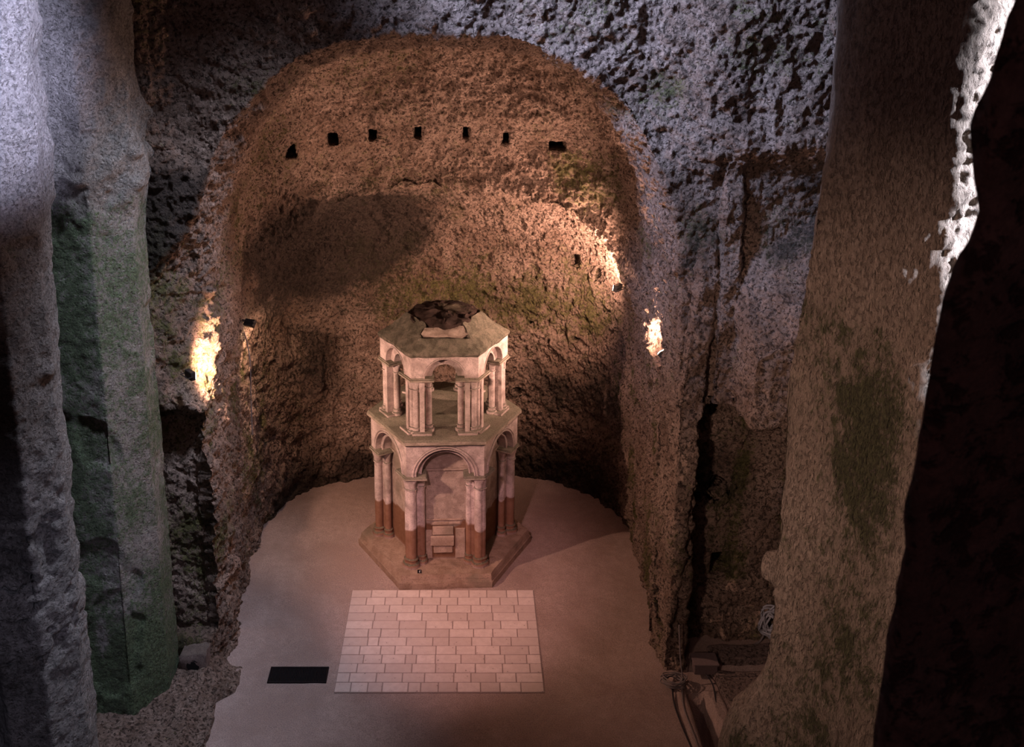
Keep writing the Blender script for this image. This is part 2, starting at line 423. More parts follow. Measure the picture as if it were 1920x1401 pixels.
# ------------------------------------------------------------------ floor
def floor_z(X, Y):
    P = np.stack([X, Y, X*0], 1).astype(np.float32)
    z = .008*fbm(P, .8, 3, 201)+.003*fbm(P, 8, 2, 205)
    z = z-.06*0
    # trench beside the right wall
    lx = 4.20+.0*Y; rx = 4.48-.09*(Y+4.5)
    pit = ss(lx, lx+.03, X)*ss(rx+.03, rx, X)*ss(-4.48, -4.52, Y)
    z = z-.75*pit*ss(-9, -8.8, Y)
    z = z+.06*ss(-.03, .0, X-rx)*ss(.3, .25, X-rx)*ss(-4.4, -4.5, Y)
    z = z+.05*ss(lx+.0, lx-.02, X)*ss(lx-.2, lx-.18, X)*ss(-3.9, -4.0, Y)
    z = z+.08*ss(4.3, 4.5, X)*ss(-3.95, -3.8, Y)
    return z
def build_floor():
    h = .04; xs = np.arange(-9, 9.01, h); ys = np.arange(-12, 3.61, h)
    X, Y = np.meshgrid(xs, ys, indexing='ij'); Z = floor_z(X.ravel(), Y.ravel())
    V = np.stack([X.ravel(), Y.ravel(), Z], 1)
    nx, ny = len(xs), len(ys)
    i = np.arange(nx*ny).reshape(nx, ny)
    Q = np.stack([i[:-1, :-1].ravel(), i[1:, :-1].ravel(), i[1:, 1:].ravel(), i[:-1, 1:].ravel()], 1)
    m, t, b = NT('floor_stone')
    tc = nd(t, 'ShaderNodeTexCoord'); v = tc.outputs['Object']
    big = nz(t, v, .7, 4, .55, .5); mid = nz(t, v, 6, 8, .7); fi = nz(t, v, 60, 4, .8)
    c = mix(t, ramp(t, big, .35, .65), (.35, .25, .215), (.47, .355, .315))
    c = mix(t, math_(t, 'MULTIPLY', ramp(t, mid, .62, .4), .35), c, (.29, .22, .20))
    c = mix(t, math_(t, 'MULTIPLY', ramp(t, fi, .56, .40), .65), c, (.15, .11, .10))
    t.links.new(c, b.inputs['Base Color']); b.inputs['Roughness'].default_value = .85
    bp = nd(t, 'ShaderNodeBump', i_Strength=.8, i_Distance=.02)
    t.links.new(math_(t, 'ADD', mid, math_(t, 'MULTIPLY', fi, .4)), bp.inputs['Height']); t.links.new(bp.outputs[0], b.inputs['Normal'])
    tag(np_obj('floor', V, Q, m), kind='structure')
build_floor()

# ------------------------------------------------------------------ bmesh helpers
def MO(name, bm, mat, parent=None, smooth=False, loc=None):
    me = bpy.data.meshes.new(name); bmesh.ops.recalc_face_normals(bm, faces=bm.faces[:]); bm.to_mesh(me); bm.free()
    if smooth:
        me.polygons.foreach_set('use_smooth', [True]*len(me.polygons))
        me.set_sharp_from_angle(angle=math.radians(40))
    me.materials.append(mat)
    o = bpy.data.objects.new(name, me); COL.objects.link(o)
    if parent: o.parent = parent
    if loc: o.location = loc
    return o
def box(bm, lo, hi, bev=0, jit=0):
    r = bmesh.ops.create_cube(bm, size=1)
    vs = r['verts']
    for v in vs:
        v.co = Vector([lo[i]+(v.co[i]+.5)*(hi[i]-lo[i]) + random.uniform(-jit, jit) for i in range(3)])
    if bev:
        es = list({e for v in vs for e in v.link_edges})
        bmesh.ops.bevel(bm, geom=es, offset=bev, segments=2, affect='EDGES', profile=.5)
def prism(bm, pts, z0, z1, top=None):
    a = [bm.verts.new((p[0], p[1], z0)) for p in pts]; top = top or pts
    b = [bm.verts.new((p[0], p[1], z1)) for p in top]
    n = len(pts)
    bm.faces.new(a[::-1]); bm.faces.new(b)
    for i in range(n): bm.faces.new((a[i], a[(i+1) % n], b[(i+1) % n], b[i]))
def hexp(s): return [(s*math.cos(k*PI/3), s*math.sin(k*PI/3)) for k in range(6)]
def lathe(bm, prof, n=24, cx=0, cy=0):
    rings = [[bm.verts.new((cx+r*math.cos(2*PI*k/n), cy+r*math.sin(2*PI*k/n), z)) for k in range(n)] for r, z in prof]
    for a, b in zip(rings, rings[1:]):
        for k in range(n): bm.faces.new((a[k], a[(k+1) % n], b[(k+1) % n], b[k]))
    bm.faces.new(rings[0][::-1]); bm.faces.new(rings[-1])
def tube(bm, pts, r, n=8):
    pts = [Vector(p) for p in pts]; rings = []
    for i, p in enumerate(pts):
        d = (pts[min(i+1, len(pts)-1)]-pts[max(i-1, 0)]).normalized()
        u = d.cross(Vector((0, 0, 1)));  u = u.normalized() if u.length > .05 else Vector((1, 0, 0))
        w = d.cross(u).normalized()
        rings.append([bm.verts.new(p+r*(u*math.cos(2*PI*k/n)+w*math.sin(2*PI*k/n))) for k in range(n)])
    for a, b in zip(rings, rings[1:]):
        for k in range(n): bm.faces.new((a[k], a[(k+1) % n], b[(k+1) % n], b[k]))
    bm.faces.new(rings[0][::-1]); bm.faces.new(rings[-1])
def cat(pts, k=8):
    pts = [Vector(p) for p in pts]; out = []
    P = [pts[0]]+pts+[pts[-1]]
    for i in range(1, len(P)-2):
        for j in range(k):
            t = j/k; a, b, c, d = P[i-1:i+3]
            out.append(.5*((2*b)+(c-a)*t+(2*a-5*b+4*c-d)*t*t+(3*b-a-3*c+d)*t**3))
    return out+[pts[-1]]
def empty(name, loc=(0, 0, 0), rz=0):
    o = bpy.data.objects.new(name, None); COL.objects.link(o); o.location = loc; o.rotation_euler = (0, 0, rz)
    o.empty_display_size = .2; return o

# ------------------------------------------------------------------ stone materials of the reliquary
def stone_mat(name, c1, c2, top=(.10, .105, .075), stain=True, topmoss=.8, bump=.45, scale=1):
    m, t, b = NT(name)
    tc = nd(t, 'ShaderNodeTexCoord'); ge = nd(t, 'ShaderNodeNewGeometry'); v = ge.outputs['Position']
    sx = nd(t, 'ShaderNodeSeparateXYZ'); t.links.new(v, sx.inputs[0])
    sn = nd(t, 'ShaderNodeSeparateXYZ'); t.links.new(ge.outputs['Normal'], sn.inputs[0])
    mid = nz(t, v, 4*scale, 7, .65, .4); fi = nz(t, v, 38*scale, 5, .75); big = nz(t, v, 1.6, 3, .5)
    c = mix(t, ramp(t, mid, .35, .65), c1, c2)
    c = mix(t, math_(t, 'MULTIPLY', ramp(t, fi, .5, .33), .5), c, tuple(x*.35 for x in c1))
    c = mix(t, math_(t, 'MULTIPLY', ramp(t, math_(t, 'ADD', big, math_(t, 'MULTIPLY', fi, .35)), .76, .86), .5), c, (.14, .13, .09))
    if stain:   # damp rust-brown tide mark round the foot
        hh = math_(t, 'ADD', sx.outputs[2], math_(t, 'MULTIPLY', math_(t, 'SUBTRACT', big, .5), .55))
        k = math_(t, 'MULTIPLY', ramp(t, hh, 1.13, 1.07), ramp(t, sx.outputs[2], .24, .36))
        c = mix(t, math_(t, 'MULTIPLY', k, .88), c, mix(t, mid, (.15, .06, .025), (.26, .11, .045)))
    up = math_(t, 'ADD', sn.outputs[2], math_(t, 'MULTIPLY', math_(t, 'SUBTRACT', mid, .5), .8))
    c = mix(t, math_(t, 'MULTIPLY', ramp(t, up, .25, .6), topmoss), c, mix(t, ramp(t, fi, .35, .65), tuple(x*.45 for x in top), tuple(x*1.5 for x in top)))
    t.links.new(c, b.inputs['Base Color']); b.inputs['Roughness'].default_value = .88
    bp = nd(t, 'ShaderNodeBump', i_Strength=1.0, i_Distance=.05*bump)
    t.links.new(math_(t, 'ADD', mid, math_(t, 'MULTIPLY', fi, .5)), bp.inputs['Height']); t.links.new(bp.outputs[0], b.inputs['Normal'])
    return m
M['stone'] = stone_mat('pale_limestone', (.44, .35, .33), (.74, .62, .60))
M['plinth'] = stone_mat('plinth_stone', (.30, .20, .145), (.44, .31, .235), stain=False, topmoss=.1, bump=.9)
M['panel'] = stone_mat('rough_panel_stone', (.42, .33, .28), (.60, .49, .43), bump=.9, topmoss=.3, scale=1.6)
M['roof'] = stone_mat('weathered_roof_stone', (.10, .095, .07), (.28, .25, .20), stain=False, topmoss=.3, bump=1.2, scale=1.5)
M['dark'] = stone_mat('dark_inner_stone', (.025, .016, .013), (.06, .038, .032), stain=False, topmoss=0, bump=.9)
M['block'] = stone_mat('infill_block_stone', (.36, .26, .2), (.5, .38, .31), stain=False, topmoss=.1, bump=.6)

R3 = math.sqrt(3)
def arch_panel(bm, side, zs, zt, r, d0, d1, n=24):
    """wall over an arch: hexagon face of this side, between depth d0 and d1 behind the face; spans zs..zt"""
    ap = side*R3/2
    def hw(d): return side/2-d*math.tan(PI/6)
    rows = []
    for d in (d0, d1):
        w = hw(d); y = -(ap-d)
        inner = [(-r*math.cos(PI*k/n), zs+r*math.sin(PI*k/n)) for k in range(n+1)]
        outer = []
        for k in range(n+1):
            a = PI*k/n; dx, dz = -math.cos(a), math.sin(a)
            H = zt-zs
            tt = min(w/abs(dx) if abs(dx) > 1e-6 else 1e9, H/dz if dz > 1e-6 else 1e9)
            outer.append((dx*tt, zs+dz*tt))
        # snap the nearest outer samples to the two upper corners
        for sg in (-1, 1):
            j = min(range(n+1), key=lambda q: (outer[q][0]-sg*w)**2+(outer[q][1]-zt)**2); outer[j] = (sg*w, zt)
        rows.append(([bm.verts.new((x, y, z)) for x, z in inner], [bm.verts.new((x, y, z)) for x, z in outer]))
    (i0, o0), (i1, o1) = rows
    for k in range(n):
        bm.faces.new((i0[k], o0[k], o0[k+1], i0[k+1])); bm.faces.new((i1[k], i1[k+1], o1[k+1], o1[k]))
        bm.faces.new((i0[k], i0[k+1], i1[k+1], i1[k])); bm.faces.new((o0[k], o1[k], o1[k+1], o0[k+1]))
    for a, b, c, d in ((i0[0], i1[0], o1[0], o0[0]), (i0[n], o0[n], o1[n], i1[n])): bm.faces.new((a, b, c, d))
def arch_ring(bm, r, t, y, zs, n=28):
    tube(bm, [(-r*math.cos(PI*k/n), y, zs+r*math.sin(PI*k/n)) for k in range(n+1)], t, 8)
def rotate_bm(bm, a): bmesh.ops.rotate(bm, verts=bm.verts[:], cent=(0, 0, 0), matrix=Matrix.Rotation(a, 3, 'Z'))
def rough(bm, amp, sc, seed):
    if not bm.verts: return
    P = np.array([v.co[:] for v in bm.verts], np.float32)
    D = np.stack([noise(P, sc, seed+i) + .5*noise(P, sc*2.7, seed+5+i) for i in range(3)], 1)*amp
    for v, d in zip(bm.verts, D): v.co += Vector(d.tolist())

rel = empty('reliquary', (0, 0, 0), .033)
tag(rel, 'two-storey hexagonal carved stone reliquary with arches standing in the centre of the apse', 'reliquary')
# plinth
bm = bmesh.new()
prism(bm, hexp(1.84), -.01, .13); prism(bm, hexp(1.82), .13, .20, hexp(1.79)); prism(bm, hexp(1.80), .20, .283, hexp(1.77))
bmesh.ops.subdivide_edges(bm, edges=bm.edges[:], cuts=10, use_grid_fill=True); rough(bm, .008, 5, 3)
MO('plinth', bm, M['plinth'], rel)
# lower storey
S1 = 1.52; A1 = S1*R3/2; Z0 = .275; ZC = 2.30; ZT = 3.0
bm = bmesh.new(); prism(bm, hexp(1.16), Z0, 3.02)
MO('core', bm, M['panel'], rel)
def corner_pts(side, off, ln, dep):
    """chevron plan round one hexagon corner (corner at angle -60 deg, faces either side)"""
    c = Vector((side*math.cos(-PI/3), side*math.sin(-PI/3)))
    n1 = Vector((0, -1)); t1 = Vector((-1, 0))                    # front face
    n2 = Vector((math.cos(-PI/6), math.sin(-PI/6))); t2 = Vector((math.cos(PI/3), math.sin(PI/3)))
    k = off/math.cos(PI/6); out = c+(c.normalized())*k
    kd = dep/math.cos(PI/6); inn = c-(c.normalized())*kd
    a = c+t1*ln
    b = c+t2*ln
    return [a+n1*off, out, b+n2*off, b-n2*dep, inn, a-n1*dep]
def column_mesh(r, h, zb, zc):
    """three meshes: shaft, base, capital"""
    s = bmesh.new(); n = 8
    lathe(s, [(r*1.03, zb-.01)]+[(r*(1.02+.05*math.sin(PI*k/n)-.06*k/n), zb+(h-zb-zc)*k/n) for k in range(n+1)]+[(r*.95, h-zc+.01)], 20); rough(s, .003, 9, 2)
    b = bmesh.new(); e = zb
    lathe(b, [(r*1.75, 0), (r*1.82, e*.12), (r*1.82, e*.3), (r*1.7, e*.42), (r*1.3, e*.5), (r*1.18, e*.62), (r*1.22, e*.75), (r*1.42, e*.8), (r*1.42, e*.9), (r*1.1, e)], 20); rough(b, .005, 9, 4)
    c = bmesh.new(); z = h-zc; nn = 20
    prof = [(1.0, 0, 0), (1.22, .03, 0), (1.24, .12, 0), (1.02, .17, 0), (1.05, .3, .1), (1.2, .55, .4), (1.42, .8, .8), (1.5, 1, 1)]
    rings = []
    for rr, zz, sq in prof:
        ring = []
        for k in range(nn):
            a = 2*PI*k/nn; ca, sa = math.cos(a), math.sin(a)
            q = 1/max(abs(ca), abs(sa)); f = 1+(q*.92-1)*sq
            ring.append(c.verts.new((r*rr*ca*f, r*rr*sa*f, z+zc*zz)))
        rings.append(ring)
    for p, q in zip(rings, rings[1:]):
        for k in range(nn): c.faces.new((p[k], p[(k+1) % nn], q[(k+1) % nn], q[k]))
    c.faces.new(rings[0][::-1]); c.faces.new(rings[-1]); rough(c, .004, 9, 6)
    return s, b, c
def column_proto(r, h, zb, zc, mat):
    s, b, c = column_mesh(r, h, zb, zc)
    o = MO('column', s, mat, rel, True); MO('column_base', b, mat, o, True); MO('capital', c, mat, o, True)
    return o
def place_col(proto, used, x, y, z):
    if proto.name not in used:
        used.add(proto.name); o = proto
    else:
        o = proto.copy(); COL.objects.link(o); o.parent = rel
        for ch in proto.children:
            c = ch.copy(); COL.objects.link(c); c.parent = o
    o.location = (x, y, z); return o
def storey(side, z0, zab, r_out, r_in, x_out, x_in, arch_r, arch_r2, zt, thick, hb, hc, rec, mat):
    ap = side*R3/2; used = set()
    hcol = zab-.07-z0
    po = column_proto(r_out, hcol, hb, hc, mat); pi_ = column_proto(r_in, hcol, hb, hc, mat)
    for k in range(6):
        a = k*PI/3; ca, sa = math.cos(a), math.sin(a)
        for sg in (-1, 1):
            for pr, xo, d in ((po, x_out, r_out+.015), (pi_, x_in, rec+r_in+.02)):
                x, y = sg*xo, -(ap-d)
                place_col(pr, used, ca*x-sa*y, sa*x+ca*y, z0)
        # wall over the arch: outer order and a recessed inner order
        b = bmesh.new(); arch_panel(b, side, zab, zt, arch_r, 0, rec); rotate_bm(b, a)
        p = MO('arch_wall', b, mat, rel, True)
        b = bmesh.new(); arch_panel(b, side-.001, zab, zt, arch_r2, rec-.002, thick); rotate_bm(b, a)
        MO('inner_arch', b, mat, p, True)
        b = bmesh.new(); arch_ring(b, arch_r+.015, .016, -ap+.0, zab)
        if side > 1.4:
            arch_ring(b, arch_r+.065, .022, -ap, zab); arch_ring(b, arch_r2+.012, .02, -ap+rec-.01, zab)
        rotate_bm(b, a); MO('arch_moulding', b, mat, p, True)
        b = bmesh.new(); prism(b, corner_pts(side, .045, side/2-x_in+r_in*1.5+.02, thick), zab-.07, zab-.025)
        prism(b, corner_pts(side, .03, side/2-x_in+r_in*1.5+.005, thick), zab-.025, zab+.002)
        rotate_bm(b, a); bmesh.ops.bevel(b, geom=b.edges[:], offset=.008, segments=1, affect='EDGES'); MO('abacus', b, M['cap'], rel)
M['cap'] = stone_mat('lichened_abacus_stone', (.3, .26, .21), (.5, .42, .36), topmoss=.75)
storey(S1, Z0, ZC, .085, .066, .665, .475, .565, .47, ZT, .30, .20, .26, .13, M['stone'])
# corner backing piers behind the columns (lower storey)
for k in range(6):
    b = bmesh.new(); prism(b, corner_pts(1.335, 0, .16, .2), Z0, ZC-.06); rotate_bm(b, k*PI/3); MO('corner_pier', b, M['stone'], rel)
# infill of the blind arches: a lintel, and the block masonry of the walled-up openings
ac = 1.16*R3/2
for k in range(6):
    b = bmesh.new(); box(b, (-.47, -ac-.035, 2.27), (.47, -ac+.05, 2.315), .008)
    rotate_bm(b, k*PI/3); MO('lintel', b, M['panel'], rel)
b = bmesh.new()
for lo, hi, dd in (((-.42, 1.16), (.36, 1.19), .02), ((-.26, .86), (.16, 1.03), .05), ((-.3, 1.06), (.3, 1.12), .03), ((-.30, .62), (.17, .83), .07), ((-.24, .44), (.14, .60), .04), ((-.42, .3), (-.27, .95), .025), ((.2, .3), (.4, .98), .025)):
    box(b, (lo[0], -ac-dd, lo[1]), (hi[0], -ac+.05, hi[1]), .012, .006)
MO('infill_masonry', b, M['block'], rel)
b = bmesh.new()    # eroded stone mass left in the right-hand blind arch
bmesh.ops.create_grid(b, x_segments=14, y_segments=36, size=.5)
P = []
for v in b.verts:
    u, w = v.co.x*2, v.co.y*2                     # -1..1
    v.co = Vector((-.34+.14*u, -ac-.14*math.cos(u*PI/2)*(1-.3*abs(w)), 1.25+w*.95))
rough(b, .03, 6, 77); rotate_bm(b, PI/3); MO('eroded_mass', b, M['panel'], rel, True)
# cornice slab
b = bmesh.new(); prism(b, hexp(1.545), 2.955, 3.005); prism(b, hexp(1.60), 3.0, 3.06); prism(b, hexp(1.60), 3.06, 3.10, hexp(1.57))
bmesh.ops.subdivide_edges(b, edges=b.edges[:], cuts=8, use_grid_fill=True); rough(b, .006, 6, 12)
MO('cornice', b, M['cap'], rel)
# upper storey
S2 = 1.30; ZA2 = 4.28; ZT2 = 4.74; ZB2 = 3.095
storey(S2, ZB2, ZA2, .058, .06, .565, .315, .385, .245, ZT2, .26, .15, .2, .11, M['stone'])
for k in range(6):
    ap = S2*R3/2
    for sg in (-1, 1):
        b = bmesh.new(); x0, x1 = sorted((sg*.395, sg*.49)); box(b, (x0, -ap+.012, ZB2), (x1, -ap+.25, ZA2-.06), .006)
        rotate_bm(b, k*PI/3); p = MO('pilaster', b, M['stone'], rel)
        b = bmesh.new(); x0, x1 = sorted((sg*.25, sg*.64)); box(b, (x0, -ap-.06, ZB2-.01), (x1, -ap+.24, ZB2+.05), .012, .004)
        rotate_bm(b, k*PI/3); MO('pilaster_base', b, M['stone'], p)
    b = bmesh.new(); prism(b, corner_pts(1.235, 0, .09, .16), ZB2, ZA2-.06); rotate_bm(b, k*PI/3); MO('corner_pier', b, M['stone'], rel)
# roof: eaves course, broken upper courses, dark collapsed top
def roof_ring(b, pts):          # pts: (side, z) outer then inner, per hexagon
    rings = [[b.verts.new((s*math.cos(k*PI/3), s*math.sin(k*PI/3), z)) for k in range(6)] for s, z in pts]
    for p, q in zip(rings, rings[1:]+rings[:1]):
        for k in range(6): b.faces.new((p[k], p[(k+1) % 6], q[(k+1) % 6], q[k]))
b = bmesh.new(); roof_ring(b, [(1.30, 4.70), (1.345, 4.76), (1.345, 4.80), (1.0, 5.0), (.80, 4.92), (1.02, 4.70)])
bmesh.ops.subdivide_edges(b, edges=b.edges[:], cuts=8, use_grid_fill=True); rough(b, .014, 5, 22); MO('eaves_course', b, M['roof'], rel, True)
for k in range(6):
    b = bmesh.new(); front = (k == 4)
    s0, z0, s1, z1 = (1.03, 4.985, .75, 5.23)
    if front: s0, z0, s1, z1 = (.95, 5.06, .78, 5.16)
    def pt(s, kk, z): return b.verts.new((s*math.cos(kk*PI/3), s*math.sin(kk*PI/3), z))
    o = [pt(s0, k, z0), pt(s0, k+1, z0), pt(s1, k+1, z1 if not front else z1), pt(s1, k, z1)]
    i = [pt(s0-.12, k, z0-.14), pt(s0-.12, k+1, z0-.14), pt(s1-.08, k+1, z1-.16), pt(s1-.08, k, z1-.16)]
    b.faces.new(o); b.faces.new(i[::-1])
    for q in range(4): b.faces.new((o[q], i[q], i[(q+1) % 4], o[(q+1) % 4]))
    bmesh.ops.subdivide_edges(b, edges=b.edges[:], cuts=9, use_grid_fill=True); rough(b, .03 if front else .018, 6, 30+k)
    MO('roof_slab', b, M['roof'] if not front else M['panel'], rel, True)
b = bmesh.new(); lathe(b, [(.64, 4.95), (.70, 5.12), (.70, 5.21), (.56, 5.27), (.3, 5.29), (.02, 5.27)], 30)
bmesh.ops.subdivide_edges(b, edges=b.edges[:], cuts=2, use_grid_fill=True); rough(b, .045, 7, 41)
MO('collapsed_crown', b, M['dark'], rel, True)

# small number plaque on the plinth
bm = bmesh.new(); box(bm, (-.04, -.006, 0), (.04, .006, .075), .001)
pq = MO('number_plaque', bm, plain('plaque_black', (.006, .006, .007), .4), loc=(-.475, -1.50, .288))
tag(pq, 'tiny black plaque with a white number 6 at the foot of the front columns', 'sign')
cu = bpy.data.curves.new('digit', 'FONT'); cu.body = '6'; cu.size = .075; cu.extrude = .001; cu.align_x = 'CENTER'; cu.shear = .2; cu.offset = .0018
tmp = bpy.data.objects.new('tmp', cu); COL.objects.link(tmp)
me = bpy.data.meshes.new_from_object(tmp.evaluated_get(bpy.context.evaluated_depsgraph_get())); bpy.data.objects.remove(tmp)
dg_ = bpy.data.objects.new('digit', me); COL.objects.link(dg_); me.materials.clear(); me.materials.append(plain('plaque_white', (.9, .88, .9), .5))
dg_.parent = pq; dg_.location = (0, -.008, .012); dg_.rotation_euler = (PI/2, 0, 0); dg_['label'] = 'white italic number 6'

# ------------------------------------------------------------------ paving strip, drain grate
def paver_mat():
    m, t, b = NT('paver_stone')
    ge = nd(t, 'ShaderNodeNewGeometry'); tc = nd(t, 'ShaderNodeTexCoord'); v = tc.outputs['Object']
    at = nd(t, 'ShaderNodeAttribute', attribute_name='tone')
    mid = nz(t, v, 9, 6, .65); fi = nz(t, v, 70, 4, .75)
    c = mix(t, at.outputs['Fac'], (.50, .41, .375), (.64, .54, .50))
    c = mix(t, math_(t, 'MULTIPLY', ramp(t, mid, .6, .4), .3), c, (.42, .33, .3))
    vo = nd(t, 'ShaderNodeTexVoronoi', i_Scale=11.0); t.links.new(v, vo.inputs[0])
    rp = ramp(t, math_(t, 'ADD', vo.outputs[0], math_(t, 'MULTIPLY', math_(t, 'SUBTRACT', mid, .5), .6)), .10, .04)
    c = mix(t, math_(t, 'MULTIPLY', rp, .6), c, (.15, .11, .1))
    t.links.new(c, b.inputs['Base Color']); b.inputs['Roughness'].default_value = .8
    bp = nd(t, 'ShaderNodeBump', i_Strength=.8, i_Distance=.012); t.links.new(math_(t, 'SUBTRACT', mid, math_(t, 'MULTIPLY', rp, .6)), bp.inputs['Height'])
    t.links.new(bp.outputs[0], b.inputs['Normal']); return m
pav = empty('stone_paving', (0, 0, 0))
tag(pav, 'rectangular strip of pale stone pavers laid in the floor before the reliquary', 'paving')
bm = bmesh.new(); y0, y1, n = -1.66, -4.46, 12; tones = []
rh = (y1-y0)/n
for r in range(n):
    x = -1.80+.0; ya = y0+r*rh
    while x < 1.78:
        w = random.uniform(.3, .52) if r > 4 or r < 4 else .5
        if random.random() < .18: w *= .6
        xe = min(x+w, 1.78)
        if 1.78-xe < .16: xe = 1.78
        nb = len(bm.faces)
        z = .024+random.uniform(-.003, .003)
        box(bm, (x+.009, ya+rh+.009, -.05), (xe-.009, ya-.009, z), .006)
        tones += [random.random()]*(len(bm.faces)-nb)
        x = xe
o = MO('pavers', bm, paver_mat(), pav)
a = o.data.attributes.new('tone', 'FLOAT', 'FACE'); a.data.foreach_set('value', tones)
bm = bmesh.new(); box(bm, (-1.80, -4.465, -.05), (1.785, -1.66, .014))
MO('mortar_bed', bm, plain('mortar', (.3, .235, .21), .95), pav)

gr = empty('drain_grate', (-2.47, -4.04, .02)); tag(gr, 'dark metal drain grate set in the floor left of the paving', 'grate')
met = plain('dark_metal', (.035, .03, .035), .45, .8)
bm = bmesh.new()
for lo, hi in (((-.51, -.19, -.02), (.51, -.175, .012)), ((-.51, .175, -.02), (.51, .19, .012)), ((-.51, -.19, -.02), (-.495, .19, .012)), ((.495, -.19, -.02), (.51, .19, .012))): box(bm, lo, hi, .002)
MO('grate_frame', bm, met, gr)
bm = bmesh.new()
for k in range(36): x = -.485+k*.97/35; box(bm, (x-.006, -.18, -.015), (x+.006, .18, .01))
MO('grate_bars', bm, met, gr)
bm = bmesh.new(); box(bm, (-.5, -.18, -.03), (.5, .18, -.012)); MO('grate_pit', bm, plain('pit_shade', (.004, .004, .004), 1), gr)  # black plate: the dark under the bars is painted

# ------------------------------------------------------------------ things by the right wall
cabm = plain('cable_grey', (.2, .17, .17), .55); cabd = plain('cable_dark', (.035, .03, .035), .55)
t = empty('junction_box', (4.6, -3.98, .08)); tag(t, 'low grey-brown metal box on the floor at the foot of the right wall', 'box')
bm = bmesh.new(); box(bm, (-.2, -.14, .0), (.2, .14, .19), .012); MO('housing', bm, plain('box_metal', (.15, .11, .11), .55), t)
bm = bmesh.new(); box(bm, (-.22, -.16, .185), (.22, .16, .215), .008); MO('lid', bm, plain('lid_metal', (.19, .14, .14), .5), t)
def cable(name, pts, r, mat, label, grp=None, k=8):
    bm = bmesh.new(); tube(bm, cat(pts, k), r, 6)
    return tag(MO(name, bm, mat, None, True), label, 'cable', grp)
cable('cable', [(4.76, -3.8, .13), (4.9, -3.6, .10), (5.1, -3.45, .11), (5.45, -3.42, .10), (5.75, -3.32, .12), (5.9, -3.2, .3)], .018, cabm, 'grey cable curving from the metal box across the niche floor')
cable('cable', [(4.08, -4.16, 1.1), (4.12, -4.2, .5), (4.16, -4.3, .12), (4.11, -4.5, .07), (4.06, -4.9, .06), (4.1, -5.6, .06), (4.12, -6.6, .06)], .013, cabm, 'thin cable dropping down the wall end and running along the trench kerb')
cable('cable', [(3.98, -4.3, .075), (3.93, -4.7, .03), (3.95, -5.2, .03), (4.02, -5.9, .03), (4.05, -6.8, .03)], .014, cabd, 'dark cable lying on the floor left of the trench kerb')
cable('cable', [(4.6, -4.1, .09), (4.66, -4.4, .09), (4.62, -4.9, .03), (4.72, -5.4, .03), (4.85, -5.9, .03)], .014, cabd, 'dark cable lying on the floor right of the trench')
random.seed(3)
pts = []
for k in range(30):
    a = k*1.35; r = .19+.05*math.sin(k*2.1); pts.append((4.0+r*math.cos(a), -4.32+r*.8*math.sin(a), .07+.004*k+random.uniform(0, .03)))
cable('cable_coil', pts, .010, cabm, 'small loose cable loops on the floor left of the metal box', None, 4)
pts = []
for k in range(56):
    a = k*1.25; r = .2+.1*math.sin(k*1.7); pts.append((5.95+r*math.cos(a)*.8, -3.25-.05*math.sin(k)-.1*random.random(), .52+r*1.2*math.sin(a)+.0*k))
cable('cable_coil', pts, .017, plain('cable_light', (.42, .42, .48), .4), 'tangled bundle of pale cable in the niche corner beside the rock pier', None, 4)
# slabs of rock on the ground of the niche
def slab(name, pts, z0, z1, mat, label, c, seed):
    bm = bmesh.new(); prism(bm, pts, z0, z1); bmesh.ops.bevel(bm, geom=bm.edges[:], offset=.03, segments=2, affect='EDGES')
    bmesh.ops.subdivide_edges(bm, edges=bm.edges[:], cuts=5, use_grid_fill=True); rough(bm, .02, 4, seed)
    return tag(MO(name, bm, mat, None, True), label, c)
M['slab'] = rock_mat('slab_rock', (.26, .19, .17), (.36, .27, .24), bump=.3)
slab('rock_slab', [(4.72, -4.05), (6.3, -4.05), (6.3, -6.2), (5.1, -6.2), (4.85, -5.2)], -.1, .13, M['slab'], 'brown flat rock slab on the floor between the trench and the rock pier', 'rock', 5)
slab('rock_slab', [(4.75, -3.45), (5.9, -3.40), (5.9, -3.85), (4.9, -3.85)], -.05, .17, M['slab'], 'long low stone block lying at the foot of the niche wall', 'rock', 8)
# block standing in the left recess
bm = bmesh.new(); box(bm, (-4.46, -4.2, .12), (-4.0, -3.72, .55), .03)
bmesh.ops.subdivide_edges(bm, edges=bm.edges[:], cuts=4, use_grid_fill=True); rough(bm, .03, 4, 51)
M['block_dark'] = stone_mat('dark_block_stone', (.14, .10, .09), (.26, .19, .17), top=(.07, .07, .05), stain=False, topmoss=.4, bump=.9)
blk = tag(MO('stone_block', bm, M['block_dark'], None, True), 'dark mossy stone block with a round hollow between the green pillar and the arch', 'stone block')
bm = bmesh.new(); lathe(bm, [(.11, 0), (.11, .02)], 20); bmesh.ops.rotate(bm, verts=bm.verts[:], cent=(0, 0, 0), matrix=Matrix.Rotation(PI/2, 3, 'X'))
MO('hollow', bm, plain('hollow_shade', (.01, .008, .008), 1), blk, loc=(-4.24, -4.205, .34))  # flat black disc: the hollow's shade painted on, nothing carved

